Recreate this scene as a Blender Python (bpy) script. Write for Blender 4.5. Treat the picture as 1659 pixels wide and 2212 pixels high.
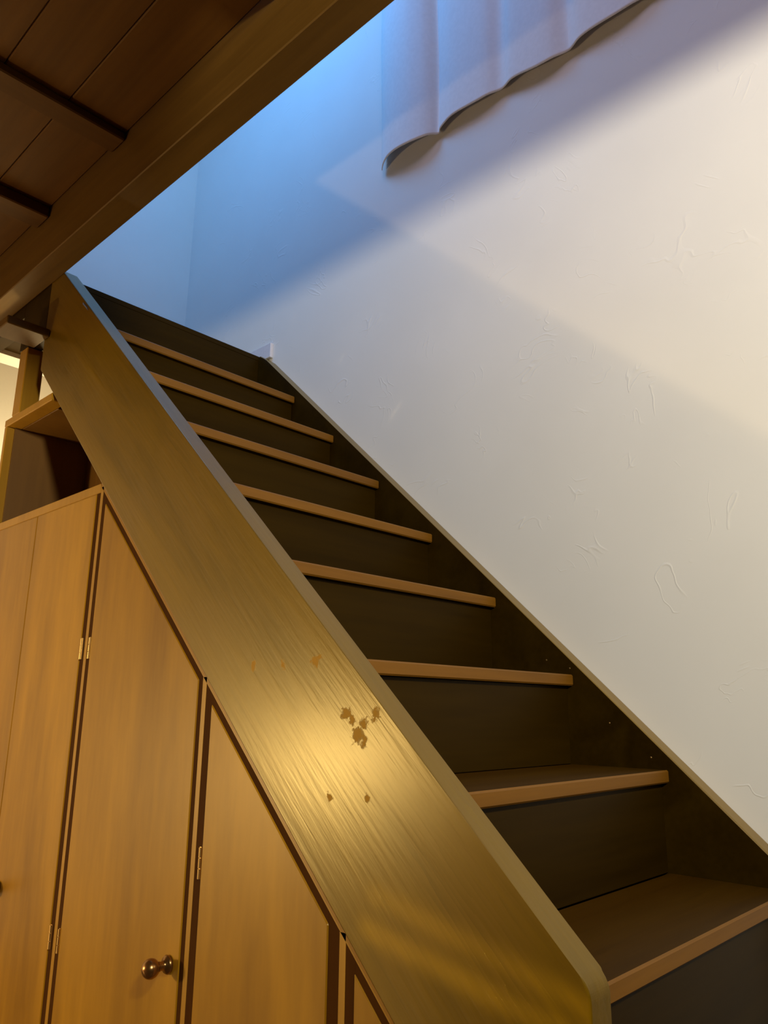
import bpy, bmesh, math, random
from mathutils import Vector, Matrix

random.seed(7)
scn = bpy.context.scene
for o in list(bpy.data.objects):
    bpy.data.objects.remove(o)
col = scn.collection

# ------------------------------------------------------------------ camera
yaw, pitch, roll = -0.81103, 0.25181, 0.01094
F = Vector((-math.sin(yaw) * math.cos(pitch), math.cos(yaw) * math.cos(pitch), math.sin(pitch)))
R0 = Vector((math.cos(yaw), math.sin(yaw), 0))
U0 = R0.cross(F)
Rv = R0 * math.cos(roll) + U0 * math.sin(roll)
Uv = -R0 * math.sin(roll) + U0 * math.cos(roll)
cam_d = bpy.data.cameras.new('camera')
cam = bpy.data.objects.new('camera', cam_d)
col.objects.link(cam)
cam.matrix_world = Matrix(((Rv.x, Uv.x, -F.x, -1.24817), (Rv.y, Uv.y, -F.y, -0.57920),
                           (Rv.z, Uv.z, -F.z, 0.35720), (0, 0, 0, 1)))
cam_d.sensor_fit = 'HORIZONTAL'
cam_d.sensor_width = 36
cam_d.lens = 1657.84 / 1659 * 36
cam_d.clip_start = 0.02
scn.camera = cam

# ------------------------------------------------------------------ world, lamps, exposure
world = bpy.data.worlds.new('world')
scn.world = world
world.use_nodes = True
world.node_tree.nodes['Background'].inputs[0].default_value = (0.30, 0.40, 0.60, 1)
world.node_tree.nodes['Background'].inputs[1].default_value = 0.02
vs = scn.view_settings
vs.view_transform = 'Standard'
vs.look = 'None'
vs.gamma = 1
vs.use_curve_mapping = False
vs.exposure = 0.0


def lamp(name, kind, loc, energy, color, size):
    d = bpy.data.lights.new(name, kind)
    d.energy = energy
    d.color = color
    if kind != 'AREA':
        d.shadow_soft_size = size
    else:
        d.shape = 'DISK'
        d.size = size
    o = bpy.data.objects.new(name, d)
    o.location = loc
    col.objects.link(o)
    return o


# room lamp near the viewer, small lamp by the back wall, cool light upstairs
def aim(o, p):
    o.rotation_euler = (Vector(p) - Vector(o.location)).to_track_quat('-Z', 'Y').to_euler()


la = lamp('room_lamp', 'SPOT', (-1.45, -1.7, 1.501), 285, (1.0, 0.93, 0.76), 0.115)
aim(la, (0.65, 0.75, 1.6))
la.data.spot_size = math.radians(106)
la.data.spot_blend = 0.8
lamp('corner_lamp', 'POINT', (-2.38, 2.56, 0.09), 64, (1.0, 0.74, 0.46), 0.035)
lc = lamp('corner_lamp_shade', 'SPOT', (-2.38, 2.54, 0.09), 62, (1.0, 0.75, 0.33), 0.12)
aim(lc, (-2.38 + 0.981, 2.54 - 0.086, 0.09 - 0.174))
lc.data.spot_size = math.radians(89)
lc.data.spot_blend = 0.12
lamp('back_room_fill', 'POINT', (0.2, 2.7, 1.2), 20, (1.0, 0.84, 0.50), 0.08)  # unseen fill light added to brighten the wall past the post
up = lamp('upstairs_light', 'AREA', (-0.3, 1.55, 3.7), 23, (0.09, 0.40, 1.0), 0.9)
aim(up, (0.65, 1.9, 2.4))
lav_fill = lamp('upstairs_lavender_fill', 'AREA', (-1.5, -0.5, 3.8), 20, (0.74, 0.66, 1.0), 1.6)  # lavender fill light added upstairs, no window stands here
aim(lav_fill, (0.65, 0.2, 2.4))
# two narrow lights added out of view to cast streaks on the stringer foot
for i, (sy, sz, sl, ln, en) in enumerate(((0.16, 0.026, 0.20, 0.44, 0.020), (0.17, -0.022, 0.16, 0.46, 0.028))):
    sld = bpy.data.lights.new('streak_light', 'AREA')
    sld.shape = 'RECTANGLE'
    sld.size, sld.size_y = ln, 0.022
    sld.spread = math.radians(1.2)
    sld.energy = en
    sld.color = (1.0, 0.80, 0.22)
    so = bpy.data.objects.new('streak_light', sld)
    col.objects.link(so)
    bz = Vector((-0.94, 0.06, 0.33)).normalized()
    bx = Vector((0, 1, sl))
    bx = (bx - bz * bx.dot(bz)).normalized()
    by = bz.cross(bx)
    pos = Vector((-0.267, sy, sz)) + bz * 2.4
    so.matrix_world = Matrix(((bx.x, by.x, bz.x, pos.x), (bx.y, by.y, bz.y, pos.y), (bx.z, by.z, bz.z, pos.z), (0, 0, 0, 1)))

# ------------------------------------------------------------------ dimensions (metres)
XO, XI, XR, XW = -0.267, -0.2125, 0.600, 0.650      # left stringer out/in, right stringer in, wall
G, RI = 0.24, 0.2258                                # going, rise
S = RI / G
HT, HB = 0.031, -0.411                              # stringer top / bottom offsets from nosing line
ZF = -0.678                                         # room floor
ZL, YL = 1.842, 1.942                               # landing
YB = 2.656                                          # wall behind the landing
YR = 3.19                                           # back wall of the lower room
ZC = 2.062                                          # ceiling boards underside
ZBM = 1.853                                         # beam underside
ZT = 4.45                                           # upstairs ceiling
XL, YF = -3.3, -2.8                                 # far limits of the room


NAILS = [(0.560, 0.492), (0.490, 0.468), (0.385, 0.330), (0.282, 0.252)]
ANG = math.atan(S)
STR_INV = (Matrix.Translation(Vector(((XO + XI) / 2, 0.9, 0.6))) @ Matrix.Rotation(ANG, 4, 'X')).inverted()
STAINS = [((0.440, 0.350), 0.013), ((0.425, 0.338), 0.010), ((0.411, 0.312), 0.015), ((0.395, 0.300), 0.010), ((0.367, 0.350), 0.013),
          ((0.395, 0.335), 0.011), ((0.717, 0.439), 0.010), ((0.622, 0.439), 0.010), ((0.529, 0.441), 0.012), ((0.515, 0.452), 0.007),
          ((0.478, 0.204), 0.010), ((0.386, 0.213), 0.008)]

# ------------------------------------------------------------------ materials
def mat(name):
    m = bpy.data.materials.new(name)
    m.use_nodes = True
    nt = m.node_tree
    return m, nt, nt.nodes['Principled BSDF']


def N(nt, t, **kw):
    n = nt.nodes.new(t)
    for k, v in kw.items():
        setattr(n, k, v)
    return n


def ramp(nt, stops):
    n = N(nt, 'ShaderNodeValToRGB')
    e = n.color_ramp.elements
    e[0].position, e[0].color = stops[0][0], (*stops[0][1], 1)
    e[1].position, e[1].color = stops[-1][0], (*stops[-1][1], 1)
    for p, c in stops[1:-1]:
        x = e.new(p)
        x.color = (*c, 1)
    return n


def wood(name, lo, hi, axis='Z', freq=14, stretch=0.06, rough=0.4, bump=0.15, tint=None, rings=False, stains=False, warp=0.6, spec=0.5):
    """Stained wood: stretched noise for the figure, fine fibre bump, optional worn spots."""
    m, nt, b = mat(name)
    L = nt.links.new
    tc = N(nt, 'ShaderNodeTexCoord')
    mp = N(nt, 'ShaderNodeMapping')
    sc = [1, 1, 1]
    sc['XYZ'.index(axis)] = stretch
    mp.inputs['Scale'].default_value = sc
    L(tc.outputs['Object'], mp.inputs['Vector'])
    n1 = N(nt, 'ShaderNodeTexNoise')
    n1.inputs['Scale'].default_value = freq
    n1.inputs['Detail'].default_value = 5
    n1.inputs['Distortion'].default_value = warp
    L(mp.outputs['Vector'], n1.inputs['Vector'])
    n2 = N(nt, 'ShaderNodeTexNoise')
    n2.inputs['Scale'].default_value = freq * 9
    n2.inputs['Detail'].default_value = 3
    L(mp.outputs['Vector'], n2.inputs['Vector'])
    mix = N(nt, 'ShaderNodeMath', operation='MULTIPLY_ADD')
    L(n2.outputs['Fac'], mix.inputs[0])
    mix.inputs[1].default_value = 0.35
    L(n1.outputs['Fac'], mix.inputs[2])
    r = ramp(nt, [(0.42, lo), (0.92, hi)])
    L(mix.outputs[0], r.inputs[0])
    out = r.outputs[0]
    height = mix.outputs[0]
    b.inputs['Roughness'].default_value = rough
    if rings:
        # growth rings of a sawn plank: distorted bands across the width, strong only in patches
        mp2 = N(nt, 'ShaderNodeMapping')
        mp2.inputs['Scale'].default_value = (1, 0.10, 1)
        L(tc.outputs['Object'], mp2.inputs['Vector'])
        wv = N(nt, 'ShaderNodeTexWave', wave_type='BANDS', bands_direction='Z', wave_profile='SAW')
        wv.inputs['Scale'].default_value = 26
        wv.inputs['Distortion'].default_value = 9.0
        wv.inputs['Detail'].default_value = 3
        wv.inputs['Detail Scale'].default_value = 1.6
        L(mp2.outputs['Vector'], wv.inputs['Vector'])
        pn = N(nt, 'ShaderNodeTexNoise')
        pn.inputs['Scale'].default_value = 4.0
        pn.inputs['Detail'].default_value = 2
        L(tc.outputs['Object'], pn.inputs['Vector'])
        pr_ = ramp(nt, [(0.44, (0.12, 0.12, 0.12)), (0.62, (1, 1, 1))])
        L(pn.outputs['Fac'], pr_.inputs[0])
        pm = N(nt, 'ShaderNodeMath', operation='MULTIPLY')
        L(wv.outputs['Fac'], pm.inputs[0])
        L(pr_.outputs[0], pm.inputs[1])
        mxr = N(nt, 'ShaderNodeMix', data_type='RGBA')
        L(pm.outputs[0], mxr.inputs['Factor'])
        L(out, mxr.inputs['A'])
        mxr.inputs['B'].default_value = (0.15, 0.078, 0.004, 1)
        out = mxr.outputs['Result']
        hh = N(nt, 'ShaderNodeMath', operation='MULTIPLY_ADD')
        L(pm.outputs[0], hh.inputs[0])
        hh.inputs[1].default_value = 0.16
        L(height, hh.inputs[2])
        height = hh.outputs[0]
    if stains:
        # places where the varnish has worn through or been splashed (local plank coordinates)
        acc = None
        wn = N(nt, 'ShaderNodeTexNoise')
        wn.inputs['Scale'].default_value = 60
        wn.inputs['Detail'].default_value = 6
        wn.inputs['Roughness'].default_value = 0.7
        L(tc.outputs['Object'], wn.inputs['Vector'])
        for (sy, sz), rad in STAINS:
            lp = STR_INV @ Vector((XO, sy, sz))
            d = N(nt, 'ShaderNodeVectorMath', operation='DISTANCE')
            L(tc.outputs['Object'], d.inputs[0])
            d.inputs[1].default_value = lp
            ad = N(nt, 'ShaderNodeMath', operation='MULTIPLY_ADD')
            L(wn.outputs['Fac'], ad.inputs[0])
            ad.inputs[1].default_value = rad * 4.2
            L(d.outputs['Value'], ad.inputs[2])
            lt = N(nt, 'ShaderNodeMapRange')
            lt.inputs['From Min'].default_value = rad * 3.05
            lt.inputs['From Max'].default_value = rad * 2.55
            L(ad.outputs[0], lt.inputs['Value'])
            if acc is None:
                acc = lt.outputs[0]
            else:
                mxm = N(nt, 'ShaderNodeMath', operation='MAXIMUM')
                L(acc, mxm.inputs[0])
                L(lt.outputs[0], mxm.inputs[1])
                acc = mxm.outputs[0]
        mxs = N(nt, 'ShaderNodeMix', data_type='RGBA')
        L(acc, mxs.inputs['Factor'])
        L(out, mxs.inputs['A'])
        mxs.inputs['B'].default_value = (0.36, 0.17, 0.012, 1)
        out = mxs.outputs['Result']
        rg = N(nt, 'ShaderNodeMapRange')
        L(acc, rg.inputs['Value'])
        rg.inputs['To Min'].default_value = rough
        rg.inputs['To Max'].default_value = 0.75
        L(rg.outputs[0], b.inputs['Roughness'])
    L(out, b.inputs['Base Color'])
    b.inputs['Specular IOR Level'].default_value = spec
    if tint:
        b.inputs['Specular Tint'].default_value = (*tint, 1)
    bp = N(nt, 'ShaderNodeBump')
    bp.inputs['Strength'].default_value = bump
    bp.inputs['Distance'].default_value = 0.004
    L(height, bp.inputs['Height'])
    L(bp.outputs[0], b.inputs['Normal'])
    return m


def plaster(name, c, bump=0.25):
    m, nt, b = mat(name)
    L = nt.links.new
    tc = N(nt, 'ShaderNodeTexCoord')
    n1 = N(nt, 'ShaderNodeTexNoise')
    n1.inputs['Scale'].default_value = 3.0
    n1.inputs['Detail'].default_value = 4
    L(tc.outputs['Object'], n1.inputs['Vector'])
    r = ramp(nt, [(0.3, [x * 0.96 for x in c]), (0.7, c)])
    L(n1.outputs['Fac'], r.inputs[0])
    L(r.outputs[0], b.inputs['Base Color'])
    b.inputs['Roughness'].default_value = 0.85
    b.inputs['Specular IOR Level'].default_value = 0.2
    # trowel wrinkles: thin ridges where a warped noise crosses its mean, masked into patches
    n2 = N(nt, 'ShaderNodeTexNoise')
    n2.inputs['Scale'].default_value = 5.5
    n2.inputs['Detail'].default_value = 2
    n2.inputs['Distortion'].default_value = 1.5
    L(tc.outputs['Object'], n2.inputs['Vector'])
    a = N(nt, 'ShaderNodeMath', operation='SUBTRACT')
    L(n2.outputs['Fac'], a.inputs[0])
    a.inputs[1].default_value = 0.5
    ab = N(nt, 'ShaderNodeMath', operation='ABSOLUTE')
    L(a.outputs[0], ab.inputs[0])
    rr = ramp(nt, [(0.0, (1, 1, 1)), (0.016, (0, 0, 0))])
    L(ab.outputs[0], rr.inputs[0])
    n3 = N(nt, 'ShaderNodeTexNoise')
    n3.inputs['Scale'].default_value = 6.0
    L(tc.outputs['Object'], n3.inputs['Vector'])
    r3 = ramp(nt, [(0.55, (0, 0, 0)), (0.65, (1, 1, 1))])
    L(n3.outputs['Fac'], r3.inputs[0])
    ml = N(nt, 'ShaderNodeMath', operation='MULTIPLY')
    L(rr.outputs[0], ml.inputs[0])
    L(r3.outputs[0], ml.inputs[1])
    bp = N(nt, 'ShaderNodeBump')
    bp.inputs['Strength'].default_value = bump
    bp.inputs['Distance'].default_value = 0.0036
    L(ml.outputs[0], bp.inputs['Height'])
    L(bp.outputs[0], b.inputs['Normal'])
    return m


def plain(name, c, rough=0.5, metal=0.0):
    m, nt, b = mat(name)
    L = nt.links.new
    n = N(nt, 'ShaderNodeTexNoise')
    n.inputs['Scale'].default_value = 60
    tc = N(nt, 'ShaderNodeTexCoord')
    L(tc.outputs['Object'], n.inputs['Vector'])
    r = ramp(nt, [(0.3, [x * 0.95 for x in c]), (0.7, c)])
    L(n.outputs['Fac'], r.inputs[0])
    L(r.outputs[0], b.inputs['Base Color'])
    b.inputs['Roughness'].default_value = rough
    b.inputs['Metallic'].default_value = metal
    return m


M_STR = wood('varnished_stringer_wood', (0.088, 0.047, 0.0005), (0.185, 0.098, 0.001), axis='Y', freq=11, stretch=0.07,
             rough=0.32, bump=0.32, spec=0.85, tint=(1, 0.84, 0.34), rings=True, stains=True)
M_RAIL = wood('lit_stringer_top', (0.16, 0.095, 0.015), (0.26, 0.16, 0.03), axis='Y', freq=11, stretch=0.07, rough=0.4, bump=0.15)
M_NOSE = wood('worn_tread_edge', (0.15, 0.060, 0.003), (0.24, 0.100, 0.006), axis='X', freq=12, rough=0.5, bump=0.08, spec=0.3)
M_RISER = wood('dark_riser_wood', (0.015, 0.007, 0.0003), (0.032, 0.016, 0.0008), axis='X', freq=8, rough=0.45, bump=0.08, spec=0.14, tint=(1, 0.65, 0.2))
M_TREAD = wood('worn_tread_wood', (0.042, 0.017, 0.0008), (0.075, 0.032, 0.0016), axis='X', freq=12, rough=0.42, bump=0.08, spec=0.14, tint=(1, 0.65, 0.2))
M_DOOR = wood('honey_plywood', (0.21, 0.090, 0.002), (0.43, 0.208, 0.007), axis='Z', freq=4, stretch=0.16, rough=0.40,
              bump=0.03, spec=0.5, tint=(1, 0.85, 0.45))
M_FRAME = wood('cupboard_frame_wood', (0.30, 0.14, 0.006), (0.42, 0.21, 0.015), axis='Z', freq=8, rough=0.4, bump=0.05, tint=(1, 0.85, 0.5))
M_INNER = wood('cupboard_inner_wood', (0.13, 0.055, 0.004), (0.20, 0.09, 0.008), axis='Z', freq=6, rough=0.5, bump=0.05)
M_STOP = wood('dark_stop_wood', (0.045, 0.014, 0.0004), (0.070, 0.023, 0.0008), axis='Z', freq=8, rough=0.7, bump=0.05, spec=0.05)
M_BEAM = wood('dark_beam_wood', (0.085, 0.040, 0.006), (0.15, 0.075, 0.012), axis='Y', freq=8, rough=0.5, bump=0.15, spec=0.3, tint=(1, 0.8, 0.4))
M_CEIL = wood('stained_ceiling_board', (0.075, 0.028, 0.004), (0.14, 0.058, 0.008), axis='Y', freq=6, rough=0.55, bump=0.12, spec=0.3, tint=(1, 0.8, 0.4))
M_JOIST = wood('stained_joist', (0.065, 0.024, 0.003), (0.11, 0.044, 0.005), axis='X', freq=6, rough=0.55, bump=0.12, spec=0.3, tint=(1, 0.8, 0.4))
M_FLOOR = wood('floor_board_wood', (0.09, 0.045, 0.008), (0.16, 0.08, 0.015), axis='Y', freq=7, rough=0.4, bump=0.1)
M_PANEL = wood('brown_wall_panel', (0.10, 0.05, 0.012), (0.18, 0.095, 0.025), axis='Z', freq=5, rough=0.5, bump=0.05)
M_WALL = plaster('white_plaster', (0.80, 0.77, 0.70))
M_WALLB = plaster('cream_plaster', (0.82, 0.78, 0.68), 0.1)
M_WHITE = plain('painted_baseboard', (0.72, 0.68, 0.68), 0.5)
M_CURT = plain('curtain_cloth', (0.80, 0.77, 0.74), 0.9)
M_BRASS = plain('aged_brass', (0.80, 0.55, 0.20), 0.32, 1.0)
M_KNOB = plain('dark_brass_knob', (0.36, 0.19, 0.06), 0.25, 0.9)
M_PAPER = plain('pale_splinter', (0.75, 0.62, 0.40), 0.8)


# ------------------------------------------------------------------ mesh helpers
def link(name, bm, m, parent=None, bevel=0.0, seg=1, smooth=False):
    if bevel:
        bmesh.ops.bevel(bm, geom=[e for e in bm.edges], offset=bevel, segments=seg, affect='EDGES', profile=0.5)
    bmesh.ops.recalc_face_normals(bm, faces=bm.faces)
    me = bpy.data.meshes.new(name)
    bm.to_mesh(me)
    bm.free()
    if smooth:
        for p in me.polygons:
            p.use_smooth = True
    me.materials.append(m)
    o = bpy.data.objects.new(name, me)
    col.objects.link(o)
    if parent:
        o.parent = parent
    return o


def add_box(bm, a, b):
    x0, y0, z0 = a
    x1, y1, z1 = b
    v = [bm.verts.new(p) for p in ((x0, y0, z0), (x1, y0, z0), (x1, y1, z0), (x0, y1, z0),
                                   (x0, y0, z1), (x1, y0, z1), (x1, y1, z1), (x0, y1, z1))]
    for f in ((0, 3, 2, 1), (4, 5, 6, 7), (0, 1, 5, 4), (1, 2, 6, 5), (2, 3, 7, 6), (3, 0, 4, 7)):
        bm.faces.new([v[i] for i in f])


def add_prism(bm, pts, x0, x1):
    """Polygon in the (y, z) plane extruded along x."""
    a = [bm.verts.new((x0, y, z)) for y, z in pts]
    b = [bm.verts.new((x1, y, z)) for y, z in pts]
    bm.faces.new(a)
    bm.faces.new(b[::-1])
    n = len(pts)
    for i in range(n):
        j = (i + 1) % n
        bm.faces.new((a[i], b[i], b[j], a[j]))


def box(name, a, b, m, parent=None, bevel=0.002):
    bm = bmesh.new()
    add_box(bm, a, b)
    return link(name, bm, m, parent, bevel)


def prism(name, pts, x0, x1, m, parent=None, bevel=0.002, seg=1):
    bm = bmesh.new()
    add_prism(bm, pts, x0, x1)
    return link(name, bm, m, parent, bevel, seg)


def lathe(bm, prof, origin, n=20):
    """Profile (distance along -x, radius) spun round an axis through origin parallel to x."""
    rings = []
    for d, r in prof:
        rings.append([bm.verts.new((origin[0] - d, origin[1] + r * math.cos(2 * math.pi * i / n),
                                    origin[2] + r * math.sin(2 * math.pi * i / n))) for i in range(n)])
    for a, b in zip(rings, rings[1:]):
        for i in range(n):
            j = (i + 1) % n
            bm.faces.new((a[i], a[j], b[j], b[i]))
    bm.faces.new(rings[0])
    bm.faces.new(rings[-1])


def thing(name, label, cat, loc=(0, 0, 0), group=None):
    o = bpy.data.objects.new(name, None)
    o.location = loc
    o.empty_display_size = 0.1
    col.objects.link(o)
    o['label'] = label
    o['category'] = cat
    if group:
        o['group'] = group
    return o


def tag(o, label, cat, group=None):
    o['label'] = label
    o['category'] = cat
    if group:
        o['group'] = group
    return o


def struct(o, label=None):
    o['kind'] = 'structure'
    if label:
        o['label'] = label
    return o


def keep(o, parent):
    """Parent without moving (parents sit at their base point)."""
    o.parent = parent
    o.matrix_parent_inverse = Matrix.Translation(parent.location).inverted()
    return o


# ------------------------------------------------------------------ the setting
struct(box('floor', (XL, YF, ZF - 0.05), (XW, YR, ZF), M_FLOOR, bevel=0), 'brown wooden floor of the lower room')
struct(box('wall_right', (XW, YF, ZF), (XW + 0.1, YR + 0.1, ZT), M_WALL, bevel=0),
       'white plastered wall beside the stairs with trowel marks')
bm = bmesh.new()
add_box(bm, (XL, YB, 2.161), (XO, YB + 0.1, ZT))
add_box(bm, (XO, YB, 1.801), (XW, YB + 0.1, ZT))
struct(link('wall_back', bm, M_WALLB), 'pale wall behind the landing at the top of the stairs')
struct(box('wall_back.001', (XL, YR, ZF), (XW, YR + 0.1, 2.16), M_WALLB, bevel=0), 'cream wall of the lower room seen past the post')
struct(box('wall_left', (XL - 0.1, YF, ZF), (XL, YR + 0.1, ZT), M_PANEL, bevel=0), 'brown panelled wall on the far left')
struct(box('wall_front', (XL, YF - 0.1, ZF), (XW, YF, ZT), M_PANEL, bevel=0), 'brown panelled wall behind the viewer')

# lower ceiling: slab of the upper storey with boards and joists, open over the stairs
bm = bmesh.new()
add_box(bm, (XL, YF, ZC + 0.014), (-0.36, YR, 2.16))
add_box(bm, (-0.36, YB + 0.1, ZC + 0.014), (XW, YR, 2.16))
add_box(bm, (-0.36, YF, ZC + 0.014), (XW, -1.3, 2.16))
ceiling = struct(link('ceiling', bm, M_CEIL), 'dark stained board ceiling of the lower room')
bw = 0.18
x = -0.357
first = None
while x - bw > XL:
    if first is None:
        first = box('ceiling_board', (-bw + 0.002, YF + 0.01, ZC), (0, YR - 0.005, ZC + 0.013), M_CEIL, ceiling, 0.003)
        o = first
    else:
        o = first.copy()
        col.objects.link(o)
    o.location = (x, 0, random.uniform(-0.0015, 0))
    x -= bw
for y0, y1, d in ((1.375, 1.455, 0.03), (1.905, 2.0, 0.045), (0.55, 0.63, 0.045), (-0.4, -0.32, 0.03), (-1.1, -1.02, 0.045)):
    box('joist', (XL + 0.01, y0, ZC - d), (-0.358, y1, ZC - 0.002), M_JOIST, ceiling, 0.004)
struct(box('shade_panel_1', (XL + 0.001, -0.05, 1.515), (-0.79, 0.05, ZC - 0.001), M_BEAM, bevel=0.003), 'brown panel added under the ceiling to shade the upper stringer')  # unseen panel, added to cast shade on the upper stringer
struct(box('ceiling.001', (XL, YF, ZT), (XW, YB, ZT + 0.08), M_WALLB, bevel=0), 'pale ceiling of the upper room')

# ------------------------------------------------------------------ beam along the stair opening
b = box('ceiling_beam', (-0.3555, YF + 0.01, ZBM), (XO, YB + 0.098, 2.16), M_BEAM, bevel=0.003)
tag(b, 'dark brown wooden beam along the edge of the stair opening, upper left', 'beam')

# ------------------------------------------------------------------ staircase
stair = thing('staircase', 'steep dark-stained wooden staircase climbing between two plank stringers to the landing', 'staircase',
              (0.17, 0.0, ZF))


def sloped(name, pts, x0, x1, m, parent, bevel=0.003, seg=2):
    """Prism whose object axes follow the slope, so the grain runs along the plank."""
    org = Vector(((x0 + x1) / 2, 0.9, 0.6))
    rot = Matrix.Rotation(ANG, 4, 'X')
    mw = Matrix.Translation(org) @ rot
    inv = mw.inverted()
    bm = bmesh.new()
    add_prism(bm, pts, x0, x1)
    for v in bm.verts:
        v.co = inv @ v.co
    o = link(name, bm, m, None, bevel, seg)
    o.parent = parent
    o.matrix_parent_inverse = Matrix.Translation(parent.location).inverted()
    o.matrix_basis = mw
    return o


def yz(h, y):
    return (y, S * y + h)


# left stringer: rounded foot, upright cut at the foot and at the top
left_pts = [(-0.018, S * -0.018 + HB), (-0.018, 0.000), (-0.0165, 0.008), (-0.0125, 0.0165), yz(HT, -0.005),
            yz(HT, (ZBM + 0.018 - HT) / S), (1.975, ZBM + 0.03), (2.045, ZBM + 0.03), (2.045, S * 2.045 + HB)]
ls = sloped('stringer', left_pts, XO, XI, M_STR, stair)
right_pts = [(-0.018, ZF + 0.002), (-0.018, 0.004), yz(HT + 0.003, 0.012), yz(HT + 0.003, 1.885), (1.905, S * 1.885 + HT + 0.003 + 0.014),
             (1.93, ZL - 0.001), (2.04, ZL - 0.03), (2.04, S * 2.04 + HB), (0.9, ZF + 0.002)]
rs = sloped('stringer', right_pts, XR, XW - 0.001, M_RISER, stair)

def second(o, m, test):
    """Give the faces that pass the test a second material (worn tread edges, painted light on the stringer top)."""
    o.data.materials.append(m)
    for f in o.data.polygons:
        if test(f.normal):
            f.material_index = 1


second(rs, M_RAIL, lambda n: n.z > 0.7)  # lighter top faces paint in the light grazing the right stringer
for k in range(8):
    y, z = k * G, k * RI
    t = box('tread', (XI + 0.0005, y, z - 0.029), (XR - 0.0005, y + G + 0.018, z), M_TREAD, None, 0.0035)
    second(t, M_NOSE, lambda n: n.y < -0.5)
    keep(t, stair)
for y, z in NAILS:
    bm = bmesh.new()
    lathe(bm, [(0, 0.0028), (0.0008, 0.0026), (0.0014, 0.0012)], (XR, y, z), 8)
    keep(link('nail', bm, M_BRASS), stair)
for k in range(9):
    y = k * G + 0.0195
    zt = k * RI - 0.0295 if k < 8 else ZL - 0.022
    zb = (k - 1) * RI + 0.0005 if k else ZF + 0.001
    keep(box('riser', (XI + 0.0005, y, zb), (XR - 0.0005, y + 0.018, zt), M_RISER, None, 0.001), stair)
keep(box('landing', (XI + 0.0005, 1.9395, ZL - 0.022), (XW - 0.001, YB - 0.001, ZL), M_RISER, None, 0.002), stair)

keep(box('landing_edge', (XO + 0.0005, 2.0455, 1.656), (XI, 2.27, ZBM + 0.045), M_RISER, None, 0.001), stair)
keep(box('landing_edge', (XO + 0.0005, 2.2705, 1.80), (XI, YB - 0.003, ZBM + 0.045), M_RISER, None, 0.001), stair)

# pale splinter on the upper edge of the left stringer
bm = bmesh.new()
for i in range(3):
    t = i * 0.011
    y = 1.742 - t
    z = S * y + HT - 0.012
    v0 = [(XO - 0.001, y + 0.012, z + 0.010), (XO - 0.006, y, z - 0.004 + 0.002 * i), (XO - 0.001, y - 0.012, z - 0.018), (XO + 0.004, y, z)]
    vs_ = [bm.verts.new(p) for p in v0]
    for f in ((0, 1, 3), (1, 2, 3), (0, 3, 2), (0, 2, 1)):
        bm.faces.new([vs_[q] for q in f])
sp = link('splinter', bm, M_PAPER)
keep(sp, stair)
sp['label'] = 'pale chipped splinter on the top edge of the left stringer'

# baseboard of the landing on the right wall
struct(box('baseboard_right', (XW - 0.016, 1.905, ZL + 0.0005), (XW - 0.0005, YB - 0.001, 1.911), M_WHITE, bevel=0.002),
       'pale painted baseboard at the top of the stairs')

# ------------------------------------------------------------------ cupboard under the stairs
cup = thing('understair_cupboard', 'honey-coloured wooden cupboard with slanted doors built in under the stairs', 'cupboard',
            (0.0, 1.15, ZF))
XD = XO + 0.004          # door faces
XF = XO + 0.006          # frame edges
XBK = 0.45               # back of the cupboard
ZB0 = -0.60              # door bottoms
HD = -0.4490              # door tops
HF = -0.4125             # frame top follows the stringer underside
Y_END = 2.312


def part(name, a, b, m, bevel=0.0015):
    return keep(box(name, a, b, m, None, bevel), cup)


part('plinth', (XF + 0.02, 0.0, ZF + 0.001), (XBK, Y_END, ZB0 - 0.02), M_FRAME)
for yc in (1.482, 0.8975, 0.443):
    bm = bmesh.new()
    add_box(bm, (XF, yc - 0.0075, ZB0 - 0.0195), (XF + 0.02, yc + 0.0075, S * (yc - 0.008) + HF - 0.002))
    add_box(bm, (XF + 0.0205, yc - 0.006, ZB0 - 0.0195), (XI + 0.119, yc + 0.006, S * (yc - 0.008) + HF - 0.03))
    keep(link('divider', bm, M_FRAME, None), cup)
# slanted rail following the stringer (thin front edge, deeper stop behind)
bm = bmesh.new()
add_prism(bm, [yz(HF, 0.0), yz(HF, 1.49), yz(HF - 0.0155, 1.49), yz(HF - 0.0155, 0.0)], XF, XF + 0.02)
keep(link('slanted_rail', bm, M_FRAME, None), cup)
XS = XD + 0.0025


def stop(pts):
    keep(prism('door_stop', pts, XS, XS + 0.012, M_STOP, None, 0), cup)


for y0, y1 in ((1.4515, 1.4743), (1.4897, 1.513), (0.8645, 0.8898), (0.9052, 0.9213), (0.4125, 0.4353), (0.4507, 0.4795)):
    stop([(y0, ZB0), (y1, ZB0), yz(HF - 0.0157, y1) if y1 < 1.485 else (y1, 0.9565), yz(HF - 0.0157, y0) if y1 < 1.485 else (y0, 0.9565)])
for y0, y1 in ((0.9216, 1.4512), (0.4798, 0.8642), (0.045, 0.4122)):
    stop([yz(HD - 0.003, y0), yz(HD - 0.003, y1), yz(HF - 0.0157, y1), yz(HF - 0.0157, y0)])
part('top_board', (XF, 1.4905, 0.957), (XBK, Y_END - 0.0205, 0.986), M_FRAME, 0.002)
part('side_panel', (XF - 0.006, Y_END - 0.02, ZB0 - 0.0195), (XBK, Y_END, 1.362), M_FRAME, 0.002)
part('shelf_board', (XF - 0.006, 1.915, 1.3625), (XI - 0.002, Y_END + 0.004, 1.391), M_FRAME, 0.003)
part('shelf_board', (XI - 0.0015, 1.98, 1.3625), (XBK, Y_END + 0.004, 1.391), M_INNER, 0.002)
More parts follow.
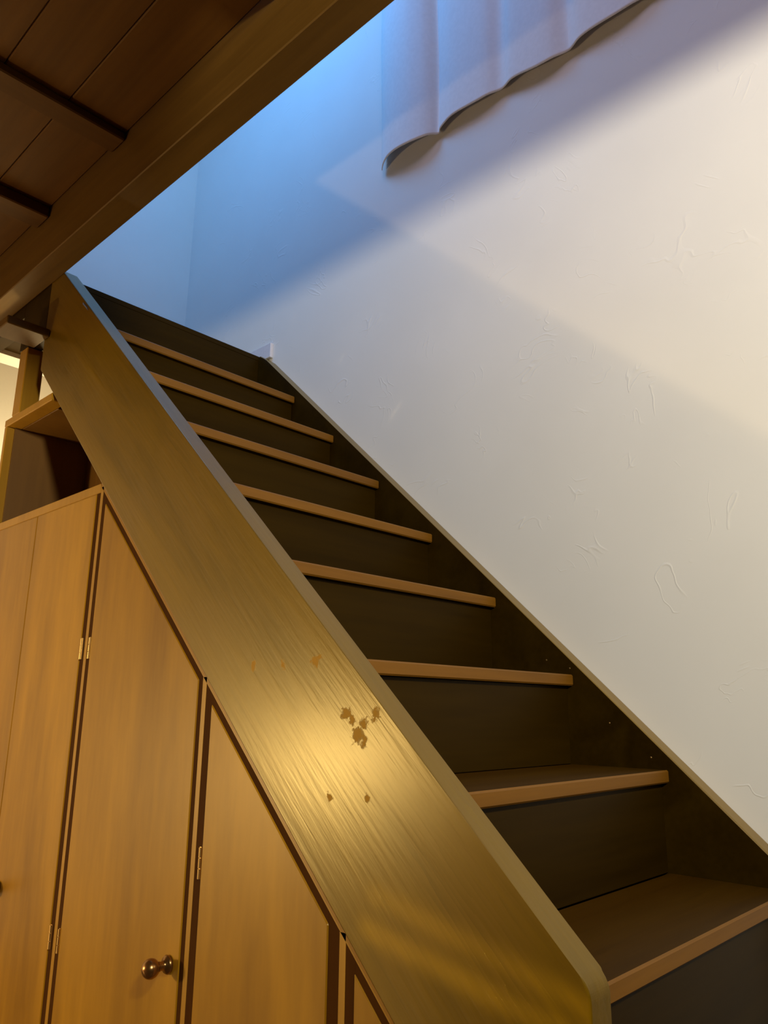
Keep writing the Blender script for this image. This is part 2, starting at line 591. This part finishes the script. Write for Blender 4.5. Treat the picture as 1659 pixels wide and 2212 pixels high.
keep(prism('back_panel', [(0.06, ZB0), (Y_END - 0.021, ZB0), (Y_END - 0.021, 0.95), yz(HF - 0.08, 1.53), yz(HF - 0.08, 0.06)], XI + 0.12, XI + 0.135, M_INNER, None, 0), cup)
part('niche_shade_side', (XF + 0.022, Y_END - 0.0265, 0.9865), (0.05, Y_END - 0.0205, 1.362), M_INNER, 0)  # added lining, its darker wood stands in for shade inside the niche
part('niche_back', (0.05, 1.55, 0.9865), (0.07, Y_END - 0.021, 1.362), M_INNER, 0)


def hinge(door, y, z0, z1, wide=0.010):
    bm = bmesh.new()
    h = (z1 - z0) / 3
    add_box(bm, (XD - 0.001, y - wide / 2, z0), (XD + 0.012, y + wide / 2, z1))
    for i in range(3):      # knuckles
        prof = [(0, 0.0035), (h * 0.94, 0.0035)]
        ring = []
        for d, r in prof:
            ring.append([bm.verts.new((XD - 0.001 + r * math.cos(a * math.pi / 5), y + r * math.sin(a * math.pi / 5),
                                       z0 + i * h + d)) for a in range(10)])
        for a in range(10):
            bm.faces.new((ring[0][a], ring[0][(a + 1) % 10], ring[1][(a + 1) % 10], ring[1][a]))
        bm.faces.new(ring[0])
        bm.faces.new(ring[1])
    o = link('hinge', bm, M_BRASS)
    o.parent = door
    return o


def knob(door, y, z):
    bm = bmesh.new()
    prof = [(0.000, 0.0175), (0.004, 0.0185), (0.008, 0.016), (0.011, 0.010), (0.018, 0.0085), (0.023, 0.010)]
    for i in range(9):
        a = math.pi * (0.16 + 0.84 * i / 8)
        prof.append((0.041 - 0.0185 * math.cos(a), max(0.0008, 0.0195 * math.sin(a))))
    lathe(bm, prof, (XD - 0.0005, y, z))
    o = link('knob', bm, M_KNOB, smooth=True)
    o.parent = door
    return o


def door(pts):
    o = prism('door', pts, XD, XD + 0.02, M_DOOR, None, 0.002)
    return keep(o, cup)


dA = door([(1.512, ZB0), (1.9125, ZB0), (1.9125, 0.9555), (1.512, 0.9555)])
hinge(dA, 1.5035, 0.482, 0.540)
hinge(dA, 1.5035, -0.236, -0.180)
knob(dA, 1.862, -0.146)
door([(1.9155, ZB0), (2.287, ZB0), (2.287, 0.9555), (1.9155, 0.9555)])
dB = door([(0.9205, ZB0), (1.4525, ZB0), yz(HD, 1.4525), yz(HD, 0.9205)])
hinge(dB, 1.4555, 0.482, 0.540, 0.004)
hinge(dB, 1.4555, -0.236, -0.180, 0.004)
knob(dB, 0.957, -0.158)
dC = door([(0.4785, ZB0), (0.8645, ZB0), yz(HD, 0.8645), yz(HD, 0.4785)])
hinge(dC, 0.8680, 0.017, 0.078, 0.006)
dD = door([(0.045, ZB0), (0.4135, ZB0), yz(HD, 0.4135), yz(HD, 0.045)])

# ------------------------------------------------------------------ post and soffit board at the top left
p = box('post', (XO + 0.001, 2.195, 1.392), (XO + 0.067, 2.262, 1.6555), M_FRAME, bevel=0.003)
tag(p, 'square wooden post standing on the open shelf below the soffit', 'post')
p = box('soffit_board', (-0.414, 2.0, 1.625), (XO - 0.0005, 2.13, 1.655), M_BEAM, bevel=0.003)
bm = bmesh.new()
tag(p, 'small brown wooden soffit board above the post, beside the stringer top', 'board')

# ------------------------------------------------------------------ curtain on the right wall
prof = [(1.245, 0.634), (1.215, 0.600), (1.17, 0.572), (1.11, 0.558), (1.05, 0.560), (1.00, 0.580), (0.972, 0.604), (0.955, 0.632), (0.946, 0.634),
        (0.934, 0.618), (0.905, 0.606), (0.86, 0.594), (0.78, 0.592), (0.71, 0.600), (0.665, 0.622), (0.64, 0.620), (0.60, 0.600),
        (0.52, 0.594), (0.45, 0.598), (0.40, 0.622), (0.38, 0.620), (0.34, 0.600), (0.26, 0.594), (0.18, 0.602), (0.13, 0.622),
        (0.10, 0.612), (0.04, 0.597), (-0.06, 0.594), (-0.14, 0.620), (-0.2, 0.604), (-0.3, 0.594), (-0.4, 0.620), (-0.46, 0.600)]


def catmull(P, n=5):
    out = []
    for i in range(len(P) - 1):
        p0, p1, p2, p3 = P[max(i - 1, 0)], P[i], P[i + 1], P[min(i + 2, len(P) - 1)]
        for s in range(n):
            t = s / n
            out.append(tuple(0.5 * (2 * p1[c] + (p2[c] - p0[c]) * t + (2 * p0[c] - 5 * p1[c] + 4 * p2[c] - p3[c]) * t * t +
                                    (3 * p1[c] - p0[c] - 3 * p2[c] + p3[c]) * t ** 3) for c in (0, 1)))
    out.append(P[-1])
    return out


cp = catmull(prof)
bm = bmesh.new()
zs = [2.436, 2.446, 2.475, 2.52, 2.6, 2.75, 3.0, 3.3, 3.75]
rows = []
for zi, z in enumerate(zs):
    row = []
    for i, (y, x) in enumerate(cp):
        amp = 1.0 - 0.30 * (1 - min(1, (z - 2.436) / 0.4))
        xx = 0.622 + (x - 0.622) * amp
        zz = z + (0.010 * math.sin(y * 9.0 + 1.0) + 0.006 * math.sin(y * 23)) * (1 - min(1, (z - 2.436) / 0.3))
        row.append(bm.verts.new((min(xx, 0.645), y + 0.006 * math.sin(z * 5 + y * 4), zz)))
    rows.append(row)
for a, c in zip(rows, rows[1:]):
    for i in range(len(cp) - 1):
        bm.faces.new((a[i], a[i + 1], c[i + 1], c[i]))
cur = link('curtain', bm, M_CURT, smooth=True)
sm = cur.modifiers.new('thickness', 'SOLIDIFY')
sm.thickness = 0.003
tag(cur, 'pale hanging curtain with soft folds on the upper part of the white wall', 'curtain')
